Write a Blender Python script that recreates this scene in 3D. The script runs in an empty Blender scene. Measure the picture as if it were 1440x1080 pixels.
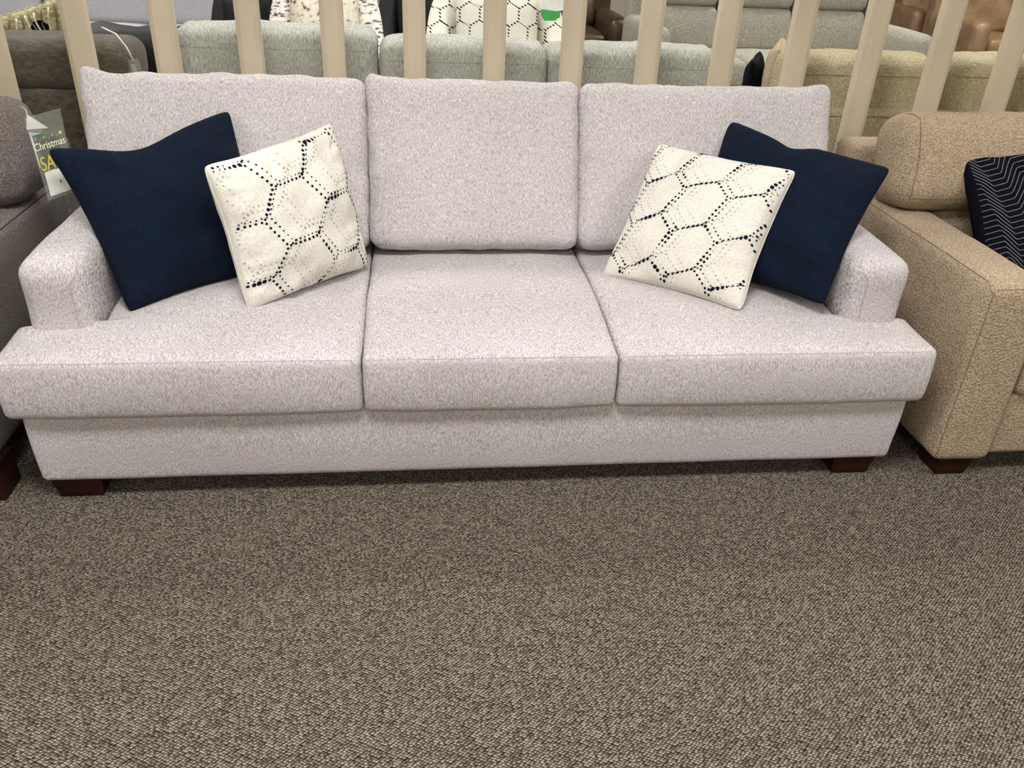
import bpy, math, random
from mathutils import Vector, Matrix, noise
random.seed(7)
S = bpy.context.scene
COL = S.collection
PI = math.pi

# ------------------------------------------------------------------ materials
def new_mat(name):
    m = bpy.data.materials.new(name); m.use_nodes = True
    nt = m.node_tree; nt.nodes.clear()
    out = nt.nodes.new('ShaderNodeOutputMaterial'); b = nt.nodes.new('ShaderNodeBsdfPrincipled')
    nt.links.new(b.outputs[0], out.inputs[0])
    return m, nt, b
def srgb(c):
    return tuple(((x/255)/12.92 if x/255 <= .04045 else ((x/255+.055)/1.055)**2.4) for x in c) + (1,)
def ramp(nt, stops):
    r = nt.nodes.new('ShaderNodeValToRGB'); e = r.color_ramp.elements
    while len(e) < len(stops): e.new(.5)
    for i, (p, c) in enumerate(stops): e[i].position = p; e[i].color = srgb(c)
    return r
def coords(nt, scale, rot=(0,0,0)):
    t = nt.nodes.new('ShaderNodeTexCoord'); mp = nt.nodes.new('ShaderNodeMapping')
    mp.inputs['Scale'].default_value = scale; mp.inputs['Rotation'].default_value = rot
    nt.links.new(t.outputs['Object'], mp.inputs['Vector']); return mp
def noise_tex(nt, vec, scale=1., detail=2., rough=.6):
    n = nt.nodes.new('ShaderNodeTexNoise'); n.inputs['Scale'].default_value = scale
    n.inputs['Detail'].default_value = detail; n.inputs['Roughness'].default_value = rough
    nt.links.new(vec.outputs[0], n.inputs['Vector']); return n
def bump(nt, b, h, strength, dist):
    bp = nt.nodes.new('ShaderNodeBump'); bp.inputs['Strength'].default_value = strength
    bp.inputs['Distance'].default_value = dist
    nt.links.new(h, bp.inputs['Height']); nt.links.new(bp.outputs[0], b.inputs['Normal'])
def fabric(name, lo, mid, hi, scale, p=(.36,.5,.64), rough=.95, bs=.35, bd=.0015, sheen=.0, big=None, detail=2.5):
    m, nt, b = new_mat(name)
    v = coords(nt, scale); n = noise_tex(nt, v, 1., detail)
    r = ramp(nt, [(p[0], lo), (p[1], mid), (p[2], hi)])
    nt.links.new(n.outputs['Fac'], r.inputs['Fac'])
    col = r.outputs[0]
    if big:
        v2 = coords(nt, (big[0],)*3); n2 = noise_tex(nt, v2, 1., 3.)
        r2 = ramp(nt, [(.35, big[1]), (.65, (255,255,255))]); nt.links.new(n2.outputs['Fac'], r2.inputs['Fac'])
        mx = nt.nodes.new('ShaderNodeMixRGB'); mx.blend_type = 'MULTIPLY'; mx.inputs[0].default_value = 1
        nt.links.new(col, mx.inputs[1]); nt.links.new(r2.outputs[0], mx.inputs[2]); col = mx.outputs[0]
    nt.links.new(col, b.inputs['Base Color'])
    b.inputs['Roughness'].default_value = rough
    b.inputs['Specular IOR Level'].default_value = .15
    if sheen: b.inputs['Sheen Weight'].default_value = sheen
    bump(nt, b, n.outputs['Fac'], bs, bd)
    return m
def boucle(name, lo, mid, hi, sc):
    m, nt, b = new_mat(name)
    v = coords(nt, (1,1,1)); n = noise_tex(nt, v, sc*.9, 1.5, .6)
    vo = nt.nodes.new('ShaderNodeTexVoronoi'); vo.inputs['Scale'].default_value = sc
    nt.links.new(v.outputs[0], vo.inputs['Vector'])
    ad = nt.nodes.new('ShaderNodeMath'); ad.operation = 'MULTIPLY_ADD'; ad.inputs[1].default_value = -.6
    nt.links.new(vo.outputs['Distance'], ad.inputs[0]); nt.links.new(n.outputs['Fac'], ad.inputs[2])
    r = ramp(nt, [(-.0+.02, lo), (.2, mid), (.42, hi)])
    nt.links.new(ad.outputs[0], r.inputs['Fac']); nt.links.new(r.outputs[0], b.inputs['Base Color'])
    b.inputs['Roughness'].default_value = .95; b.inputs['Specular IOR Level'].default_value = .12
    bump(nt, b, ad.outputs[0], .8, .004)
    return m
def plain(name, c, rough=.6, spec=.4, metal=0., emis=None, bmp=0):
    m, nt, b = new_mat(name)
    v = coords(nt, (30,30,30)); n = noise_tex(nt, v, 1., 4.)
    d = tuple(max(0, x*.93) for x in c)
    r = ramp(nt, [(.3, d), (.7, c)]); nt.links.new(n.outputs['Fac'], r.inputs['Fac'])
    nt.links.new(r.outputs[0], b.inputs['Base Color'])
    b.inputs['Roughness'].default_value = rough; b.inputs['Specular IOR Level'].default_value = spec
    b.inputs['Metallic'].default_value = metal
    if bmp: bump(nt, b, n.outputs['Fac'], bmp, .003)
    if emis:
        b.inputs['Emission Color'].default_value = (1, .97, .92, 1); b.inputs['Emission Strength'].default_value = emis
    return m
M = {}
M['chenille'] = fabric('pale_chenille', (152,147,149), (195,190,191), (226,222,223), (640,105,135), (.34,.5,.66), big=(1.6,(245,244,244)), bs=.5, bd=.0014)
M['chenille_dark'] = fabric('pale_chenille_seam', (162,154,154), (180,172,172), (196,190,190), (300,95,95))
M['navy'] = fabric('navy_cotton', (7,15,28), (10,22,40), (18,33,52), (60,500,500), (.3,.5,.75), bs=.25, bd=.0008, sheen=.0)
M['cream'] = fabric('cream_slub_cotton', (206,203,195), (223,220,212), (235,232,225), (170,330,170), (.3,.5,.7), bs=.6, bd=.0015)
M['dot_navy'] = plain('navy_dot_print', (18,20,42), .9, .1)
M['dot_grey'] = plain('grey_dot_print', (160,160,164), .9, .1)
M['tan'] = boucle('tan_boucle', (150,133,112), (169,152,129), (188,171,148), 180)
M['tan_seam'] = plain('tan_seam', (134,117,94), .95, .1)
M['olive'] = boucle('khaki_boucle', (148,138,112), (164,154,127), (180,170,143), 170)
M['olive_seam'] = plain('khaki_seam', (128,117,86), .95, .1)
M['charcoal'] = fabric('warm_grey_tweed', (70,65,63), (112,105,101), (150,143,138), (200,400,300), (.33,.5,.67), bs=.5, bd=.0015)
M['charcoal_dark'] = plain('warm_grey_seam', (52,47,45), .95, .1)
M['suede'] = fabric('taupe_suede', (64,60,52), (80,75,66), (98,92,82), (40,90,90), (.3,.5,.7), sheen=.1, detail=5)
M['sage'] = fabric('sage_chenille', (134,136,130), (162,165,158), (190,192,186), (300,70,70), (.32,.5,.68), big=(5,(240,238,234)), detail=3)
M['greyrec'] = fabric('sage_grey_tweed', (128,124,112), (152,149,137), (176,173,161), (120,120,120), (.35,.5,.65), detail=3)
M['lavender'] = fabric('lavender_grey_cloth', (160,159,164), (172,171,176), (184,183,188), (120,120,120), (.3,.5,.7), bs=.1)
M['blackleather'] = plain('black_leather', (26,27,27), .62, .3, bmp=.15)
M['tanleather'] = fabric('tan_leather', (126,100,72), (144,116,86), (160,132,102), (9,9,9), (.3,.5,.7), rough=.38, bs=.15, detail=4)
M['brownleather'] = fabric('dark_brown_leather', (44,32,20), (62,46,30), (84,64,44), (9,9,9), (.3,.5,.7), rough=.4, bs=.15, detail=4)
M['tanleather'].node_tree.nodes['Principled BSDF'].inputs['Specular IOR Level'].default_value = .5
M['brownleather'].node_tree.nodes['Principled BSDF'].inputs['Specular IOR Level'].default_value = .5
M['blackvelvet'] = plain('black_velvet', (12,14,24), .95, .1)
M['line'] = plain('silver_chevron_yarn', (118,122,130), .8, .2)
M['wood'] = fabric('mahogany_stained_wood', (26,11,8), (42,19,13), (56,27,18), (6,6,60), (.3,.5,.7), rough=.45, bs=.05)
M['underside'] = plain('black_dust_cover', (14,13,13), .95, .05)
M['slat'] = fabric('beige_painted_slat', (181,169,147), (187,175,153), (193,181,159), (8,8,3), (.3,.5,.7), rough=.5, bs=.03)
M['slat'].node_tree.nodes['Principled BSDF'].inputs['Specular IOR Level'].default_value = .35
M['white'] = plain('white_card', (226,226,222), .6, .3)
M['offwhite'] = plain('off_white_wall_paint', (200,192,178), .85, .2)
M['ceil'] = plain('ceiling_tile', (225,222,215), .9, .1)
M['green'] = plain('green_print', (70,160,84), .6, .3)
M['gold'] = plain('gold_print', (212,186,60), .5, .4)
M['creamtxt'] = plain('cream_print', (232,228,206), .6, .3)
M['cardgreen'] = plain('dark_green_card', (52,66,48), .6, .3)
M['red'] = plain('red_print', (150,60,62), .6, .3)
M['teal'] = plain('teal_print', (70,130,140), .6, .3)
M['lamp'] = plain('lamp_diffuser', (250,248,240), .5, .2, emis=2.2)
M['metal'] = plain('white_metal_trim', (225,225,225), .4, .4)
# clear plastic sleeve
m, nt, b = new_mat('clear_plastic_sleeve')
b.inputs['Base Color'].default_value = srgb((205,214,205)); b.inputs['Roughness'].default_value = .12; b.inputs['Alpha'].default_value = .09
M['plastic'] = m
# carpet : diagonal loops
m, nt, b = new_mat('brown_loop_carpet')
mp = coords(nt, (132,195,1), (0,0,math.radians(-52)))
wn = noise_tex(nt, coords(nt, (40,40,40)), 1., 2.)
vo = nt.nodes.new('ShaderNodeTexVoronoi'); vo.voronoi_dimensions = '2D'; vo.inputs['Scale'].default_value = 1; vo.inputs['Randomness'].default_value = .42
nt.links.new(mp.outputs[0], vo.inputs['Vector'])
r = ramp(nt, [(.05, (192,184,172)), (.40, (111,104,95)), (.72, (20,19,17))])
nt.links.new(vo.outputs['Distance'], r.inputs['Fac'])
sep = nt.nodes.new('ShaderNodeSeparateColor'); nt.links.new(vo.outputs['Color'], sep.inputs[0])
r2 = ramp(nt, [(0, (168,164,160)), (1, (255,252,250))]); nt.links.new(sep.outputs[0], r2.inputs['Fac'])
mx = nt.nodes.new('ShaderNodeMixRGB'); mx.blend_type = 'MULTIPLY'; mx.inputs[0].default_value = 1
nt.links.new(r.outputs[0], mx.inputs[1]); nt.links.new(r2.outputs[0], mx.inputs[2])
r3 = ramp(nt, [(.35, (222,220,218)), (.65, (255,255,255))]); nt.links.new(wn.outputs['Fac'], r3.inputs['Fac'])
mx2 = nt.nodes.new('ShaderNodeMixRGB'); mx2.blend_type = 'MULTIPLY'; mx2.inputs[0].default_value = 1
nt.links.new(mx.outputs[0], mx2.inputs[1]); nt.links.new(r3.outputs[0], mx2.inputs[2])
nt.links.new(mx2.outputs[0], b.inputs['Base Color'])
b.inputs['Roughness'].default_value = 1; b.inputs['Specular IOR Level'].default_value = .1
inv = nt.nodes.new('ShaderNodeMath'); inv.operation = 'SUBTRACT'; inv.inputs[0].default_value = 1; nt.links.new(vo.outputs['Distance'], inv.inputs[1])
bump(nt, b, inv.outputs[0], .7, .004)
M['carpet'] = m

# ------------------------------------------------------------------ objects
def thing(name, label, cat, loc=(0,0,0), rz=0, group=None):
    o = bpy.data.objects.new(name, None); COL.objects.link(o); o.empty_display_size = .1
    o.location = loc; o.rotation_euler = (0,0,rz); o['label'] = label; o['category'] = cat
    if group: o['group'] = group
    return o
def tag(o, label, cat, group=None):
    o['label'] = label; o['category'] = cat
    if group: o['group'] = group
    return o
class MB:
    """collects geometry for ONE mesh object"""
    def __init__(s): s.v = []; s.f = []; s.mi = []; s.mats = []
    def mat(s, key):
        if key not in s.mats: s.mats.append(key)
        return s.mats.index(key)
    def add(s, vs, fs, key):
        o = len(s.v); i = s.mat(key)
        s.v += [tuple(v) for v in vs]; s.f += [tuple(o+a for a in f) for f in fs]; s.mi += [i]*len(fs)
    def tube(s, pts, r, key, n=6, closed=False):
        pts = [Vector(p) for p in pts]; vs = []; L = len(pts)
        for i, p in enumerate(pts):
            a = pts[(i-1) % L] if (closed or i) else p; c = pts[(i+1) % L] if (closed or i < L-1) else p
            d = (c-a); d = d.normalized() if d.length > 1e-9 else Vector((0,0,1))
            u = d.cross(Vector((0,0,1)));
            if u.length < .1: u = d.cross(Vector((1,0,0)))
            u.normalize(); w = d.cross(u)
            vs += [p+u*(r*math.cos(2*PI*k/n))+w*(r*math.sin(2*PI*k/n)) for k in range(n)]
        fs = []
        for i in range(L if closed else L-1):
            j = (i+1) % L
            fs += [(i*n+k, i*n+(k+1) % n, j*n+(k+1) % n, j*n+k) for k in range(n)]
        if not closed: fs += [tuple(range(n)), tuple((L-1)*n+k for k in reversed(range(n)))]
        s.add(vs, fs, key)
    def prism(s, poly, a, b_, key, axis='z'):
        def P(x, y, t): return {'z': (x,y,t), 'y': (x,t,y), 'x': (t,x,y)}[axis]
        n = len(poly); vs = [P(x,y,a) for x,y in poly]+[P(x,y,b_) for x,y in poly]
        s.add(vs, [tuple(range(n))[::-1], tuple(range(n,2*n))]+[(i,(i+1) % n,n+(i+1) % n,n+i) for i in range(n)], key)
    def build(s, name, parent=None, smooth=True, origin=None):
        me = bpy.data.meshes.new(name)
        vs = s.v if origin is None else [(v[0]-origin[0], v[1]-origin[1], v[2]-origin[2]) for v in s.v]
        me.from_pydata(vs, [], s.f); me.validate(clean_customdata=False)
        for k in s.mats: me.materials.append(M[k])
        if len(me.polygons) == len(s.mi): me.polygons.foreach_set('material_index', s.mi)
        if smooth: me.polygons.foreach_set('use_smooth', [True]*len(me.polygons))
        me.update()
        import bmesh
        bm = bmesh.new(); bm.from_mesh(me); bmesh.ops.recalc_face_normals(bm, faces=bm.faces); bm.to_mesh(me); bm.free()
        o = bpy.data.objects.new(name, me); COL.objects.link(o)
        if parent: o.parent = parent
        if origin is not None and not parent: o.location = origin
        return o
def n3(p, s, seed=0):
    return noise.noise(Vector((p[0]*s+seed*17.3, p[1]*s-seed*9.1, p[2]*s+seed*5.7)))
def sst(a, b, x):
    t = max(0., min(1., (x-a)/(b-a))); return t*t*(3-2*t)
class Soft:
    """rounded, crowned upholstery block; f maps a point of the block's box to its final place"""
    def __init__(s, x0, x1, y0, y1, z0, z1, r=.03, crown=(0,0,0), wob=.002, ws=9, seed=0, post=None, step=.03, pucker=0.):
        s.c = Vector(((x0+x1)/2,(y0+y1)/2,(z0+z1)/2)); s.h = Vector(((x1-x0)/2,(y1-y0)/2,(z1-z0)/2))
        s.r = min(r, min(s.h)*.98); s.crown = crown; s.wob = wob; s.ws = ws; s.seed = seed; s.post = post; s.step = step; s.pucker = pucker
    def f(s, p):
        h, r = s.h, s.r
        q = Vector([max(-(h[i]-r), min(h[i]-r, p[i])) for i in range(3)]); d = Vector(p)-q
        if d.length > 1e-9: d = d.normalized()*r
        o = q+d; n = d.normalized() if d.length > 1e-9 else Vector((0,0,1))
        t = [1-(o[i]/h[i])**2 for i in range(3)]
        g = [max(0, x)**.7 for x in t]
        o2 = o.copy()
        for i in range(3):
            j, k = (i+1) % 3, (i+2) % 3
            o2[i] += s.crown[i]*g[j]*g[k]*(1 if o[i] > 0 else -1)*min(1, abs(o[i]/h[i])*1.2)
        w = n3(o, s.ws, s.seed)*s.wob + n3(o, s.ws*2.7, s.seed+3)*s.wob*.4
        if s.pucker:
            e = math.exp(-max(0, (s.h[0]-abs(o[0])))/.045)+math.exp(-max(0, (s.h[2]-abs(o[2])))/.045)
            w += s.pucker*min(1, e)*n3(o, 24, s.seed+5)
        o2 += n*w
        o2 = o2+s.c
        if s.post: o2 = Vector(s.post(o2))
        return o2
    def ticks(s, i, extra=()):
        h, r = s.h[i], s.r; inner = h-r
        e = [h-r*(1-math.sin(a)) for a in (0, PI/10, PI/5, 3*PI/10, .4*PI, PI/2)]
        n = max(2, int(round(2*inner/s.step)))
        mid = [-inner+2*inner*k/n for k in range(1, n)] if inner > 1e-4 else []
        t = [-x for x in reversed(e)]+mid+e+[x for x in extra]
        t = sorted(t); out = [t[0]]
        for x in t[1:]:
            if x-out[-1] > 1e-5: out.append(x)
        return out
    def into(s, mb, key, extra=((),(),())):
        T = [s.ticks(i, [v-s.c[i] for v in extra[i]]) for i in range(3)]; N = [len(t)-1 for t in T]; idx = {}; vs = []; fs = []
        def vid(a):
            if a not in idx:
                idx[a] = len(vs); vs.append(s.f([T[i][a[i]] for i in range(3)]))
            return idx[a]
        for ax in range(3):
            j, k = (ax+1) % 3, (ax+2) % 3
            for side in (0, N[ax]):
                for a in range(N[j]):
                    for b_ in range(N[k]):
                        def P(u, v):
                            q = [0,0,0]; q[ax] = side; q[j] = u; q[k] = v; return vid(tuple(q))
                        fs.append((P(a,b_), P(a+1,b_), P(a+1,b_+1), P(a,b_+1)))
        mb.add(vs, fs, key); return mb
    def seam(s, mb, pts, key, r=.0022, n=40, out=.0):
        """piping over the surface along a polyline given in absolute box coordinates"""
        line = []
        for a, c in zip(pts[:-1], pts[1:]):
            a = Vector(a)-s.c; c = Vector(c)-s.c
            for k in range(n): line.append(s.f(a.lerp(c, k/n)))
        line.append(s.f(Vector(pts[-1])-s.c)); mb.tube(line, r, key, 5)
def soft(name, parent, key, *a, seams=(), skey=None, extra=((),(),()), **k):
    s = Soft(*a, **k); mb = MB(); s.into(mb, key, extra)
    for q in seams: s.seam(mb, q, skey or key, .0018)
    return mb.build(name, parent)
def leg(parent, x, y, w=.09, h=.06, key='wood', tap=.85):
    mb = MB(); a = w/2; c = a*tap; e = .004
    for z0, z1, p, q in ((0, h, c, a),):
        vs = []
        for z, s_ in ((0, c-e), (e, c), (h, a)):
            vs += [(x+i*s_, y+j*s_, z) for i, j in ((-1,-1),(1,-1),(1,1),(-1,1))]
        fs = [(3,2,1,0),(8,9,10,11)]+[(b_*4+i, b_*4+(i+1) % 4, b_*4+4+(i+1) % 4, b_*4+4+i) for b_ in (0,1) for i in range(4)]
        mb.add(vs, fs, key)
    return mb.build('leg', parent, smooth=False)
def lean(y0, z0, k):      # shear backwards with height
    return lambda p: (p[0], p[1]+(p[2]-z0)*k, p[2])
def tilt(yp, zp, ang):    # rotate about an x-parallel line
    ca, sa = math.cos(ang), math.sin(ang)
    return lambda p: (p[0], yp+(p[1]-yp)*ca+(p[2]-zp)*sa, zp-(p[1]-yp)*sa+(p[2]-zp)*ca)

# ------------------------------------------------------------------ room
def struct(name, mb, smooth=False):
    o = mb.build(name, None, smooth); o['kind'] = 'structure'; return o
mb = MB(); mb.add([(-7,-5,0),(9,-5,0),(9,9.5,0),(-7,9.5,0)], [(0,1,2,3)], 'carpet'); mb.prism([(-7,-5),(9,-5),(9,9.5),(-7,9.5)], -.05, -.001, 'underside'); struct('floor', mb)
mb = MB(); mb.prism([(-7,-5),(9,-5),(9,9.5),(-7,9.5)], 3.0, 3.05, 'ceil'); struct('ceiling', mb)
for nm, poly in (('wall_left', [(-7.1,-5),(-7,-5),(-7,9.5),(-7.1,9.5)]), ('wall_right', [(9,-5),(9.1,-5),(9.1,9.5),(9,9.5)]),
                 ('wall_back', [(-7.1,9.5),(9.1,9.5),(9.1,9.6),(-7.1,9.6)]), ('wall_front', [(-7.1,-5.1),(9.1,-5.1),(9.1,-5),(-7.1,-5)])):
    mb = MB(); mb.prism(poly, 0, 3.0, 'offwhite'); struct(nm, mb)
# recessed ceiling lamps; the front row, last in the list, is added fill light
LAMPS = [(-.3,-1.1,1.0),(-3.2,-1.1,1),(2.8,-1.1,1),(-3.2,2.2,1),(-.3,2.2,1),(2.8,2.2,1),(5.8,2.2,1),(-.3,5.4,1),(3.0,5.4,1),(5.9,5.4,1),(-3.2,5.4,1),(5.8,-1.1,1),(-.3,-4.0,1),(-3.2,-4.0,1),(2.8,-4.0,1)]
LPOW = 42
for x, y, k in LAMPS:
    t = thing('ceiling_and_fill_light', 'recessed rectangular fluorescent light panel in the unseen tiled ceiling, front row added as fill', 'ceiling light', (x,y,2.995), 0, 'recessed ceiling lights')
    mb = MB()
    for (a, b_, c, d) in ((-.62,-.32,.62,-.30),(-.62,.30,.62,.32),(-.62,-.3,-.6,.3),(.6,-.3,.62,.3)): mb.prism([(a,b_),(c,b_),(c,d),(a,d)], -.012, 0, 'metal')
    mb.build('frame', t, False)
    mb = MB(); mb.prism([(-.6,-.3),(.6,-.3),(.6,.3),(-.6,.3)], -.006, 0, 'lamp'); mb.build('diffuser', t, False)
    ld = bpy.data.lights.new('panel_and_fill_lamp', 'AREA'); ld.shape = 'RECTANGLE'; ld.size = 1.15; ld.size_y = .55
    ld.energy = LPOW*k*(1.7 if (x, y) == (-.3,-1.1) else 1.35 if y > 2 else 1); ld.color = (1, .968, .92)
    lo = bpy.data.objects.new('panel_and_fill_lamp', ld); COL.objects.link(lo); lo.location = (x, y, 2.97)

# ------------------------------------------------------------------ the pale sofa
sofa = thing('sofa', 'long pale grey chenille three-seat sofa with T-shaped seat cushions, in front of the slats', 'sofa', (0,.45,0))
def part(name, key, *a, par=None, off=None, **k):
    """Soft part in world coordinates, stored relative to its thing"""
    par = par or sofa; off = off or Vector(par.location)
    s = Soft(*a, **{q: v for q, v in k.items() if q not in ('seams','skey','extra','sr')}); mb = MB(); s.into(mb, key, k.get('extra', ((),(),())))
    for q in k.get('seams', ()): s.seam(mb, q, k.get('skey', key), k.get('sr', .0018))
    mb.v = [(v[0]-off[0], v[1]-off[1], v[2]-off[2]) for v in mb.v]
    return mb.build(name, par)
def pleg(par, x, y, **k): return leg(par, x-par.location[0], y-par.location[1], **k)
# base
def basepost(p):
    x, y, z = p
    if y < .1: y += .004*sst(.2,.06,z)
    x *= 1-.003*sst(.22,.06,z)
    return (x, y, z)
part('base', 'chenille', -1.197, 1.197, .002, .93, .058, .30, r=.02, crown=(0,.004,0), wob=.0015, ws=4, seed=1, post=basepost, step=.03)
# arms
for sx in (-1, 1):
    xi, xo = 1.02, 1.178
    def apost(p, sx=sx):
        x, y, z = p
        f = sst(.34, .12, y)                      # rolled nose at the front top
        if z > .5: z = z-.006*f*f*sst(.56,.63,z)
        y2 = y
        if y < .2: y2 -= .007*sst(.50,.585,z)
        x = x+sx*.012*sst(.6,.2,z)
        return (x, y2, z)
    a, c = (xi, xo) if sx > 0 else (-xo, -xi)
    xs = sx*(xi+.045) if True else 0
    seam = [(sx*(xi+.02), .13, .36), (sx*(xi+.02), .13, .585), (sx*(xi+.05), .16, .625), (sx*(xo-.03), .16, .625)]
    part('arm', 'chenille', a, c, .13, .93, .24, .636, r=.042, crown=(.008,.004,.006), wob=.002, ws=7, seed=3+sx, post=apost, step=.022,
         seams=[[(sx*(xi+.03), .13, .33), (sx*(xi+.03), .13, .575)], [(sx*(xi+.03), .13, .575), (sx*(xi+.035), .2, .628)]], skey='chenille_dark', sr=.0012)
# back frame behind the loose cushions
part('back_frame', 'chenille', -1.20, 1.20, .86, 1.00, .10, .80, r=.03, crown=(0,.004,.004), wob=.002, seed=9, step=.05)
# seat cushions
def seat(x0, x1, tside, seed):
    yb = .80
    def post(p):
        x, y, z = p
        if tside:                                   # narrow behind the arm front
            t = sst(.152, .182, y)
            lim = 1.012
            edge = (.60 if True else 0)
            ax = abs(x)
            if ax > edge:
                full = (x1 if tside > 0 else -x0)
                k = (lim-edge)/(full-edge)
                ax2 = edge+(ax-edge)*k
                ax = ax*(1-t)+ax2*t; x = tside*ax
        # crown of the top, waterfall front
        if z > .36: z += .022*sst(0,.35,y)*(1-.35*sst(.4,.8,y))
        if y < .1: y -= .006*math.sin(max(0,(z-.27))/.16*PI)
        # soft lower lip, drooping in the middle
        if y < .12 and z < .33: z -= .003*math.cos((x-(x0+x1)/2)/(x1-x0)*PI)
        return (x, y, z)
    fz = .437
    wr = []
    s = [[(x0+.006,-.022,fz-.004),(x1-.006,-.022,fz-.004)]]
    part('seat_cushion', 'chenille', x0, x1, -.024, yb, .272, .438, r=.022, crown=(0,.004,.014), wob=.0032, ws=5.5, seed=seed, post=post, step=.022,
         extra=((), (.15,.158,.166,.174,.182), ()), seams=s, skey='chenille_dark', sr=.0011)
seat(-1.222, -.334, -1, 11)
seat(-.3335, .3355, 0, 12)
seat(.336, 1.222, 1, 13)
# back cushions
def backc(x0, x1, ztop, seed, ears=(0,0), creases=0):
    A = math.radians(-24)
    t = tilt(.66, .47, -A)
    hz = ztop
    cx, hx = (x0+x1)/2, (x1-x0)/2
    def post(p):
        x, y, z = p
        u = (x-cx)/hx; v = (z-.47)/(hz-.47)
        z += .022*ears[0]*math.exp(-((u+1)/.16)**2)*sst(.8,1,v) + .022*ears[1]*math.exp(-((u-1)/.16)**2)*sst(.8,1,v)
        x += (.012*ears[1]*math.exp(-((u-1)/.2)**2)-.012*ears[0]*math.exp(-((u+1)/.2)**2))*sst(.75,1,v)
        # gathers along top edge
        z += .005*n3((x,0,0), 10, seed)*sst(.8,1,v)
        x += .004*n3((0,0,z), 16, seed+2)*sst(.85,1,abs(u))
        if creases: y += .016*math.exp(-((u-creases)/.14)**2-((v-.47)/.045)**2)
        return t((x, y, z))
    s = Soft(x0, x1, .58, .76, .468, hz, r=.038, crown=(.004,.034,.004), wob=.0035, ws=5, seed=seed, post=post, step=.02, pucker=.005)
    # one puckered crease on each side
    mb = MB(); s.into(mb, 'chenille')
    # knife edge seam around the front face
    mb.v = [(v[0], v[1]-.45, v[2]) for v in mb.v]
    return mb.build('back_cushion', sofa)
backc(-1.168, -.337, .985, 21, (1.1,0), 1)
backc(-.3345, .3265, .985, 22, (.9,.2), 0)
backc(.329, 1.158, .985, 23, (0,.9), -1)
for x in (-1.105, 1.09):
    for y in (.075, .86): pleg(sofa, x, y, w=.13, h=.066)

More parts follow.
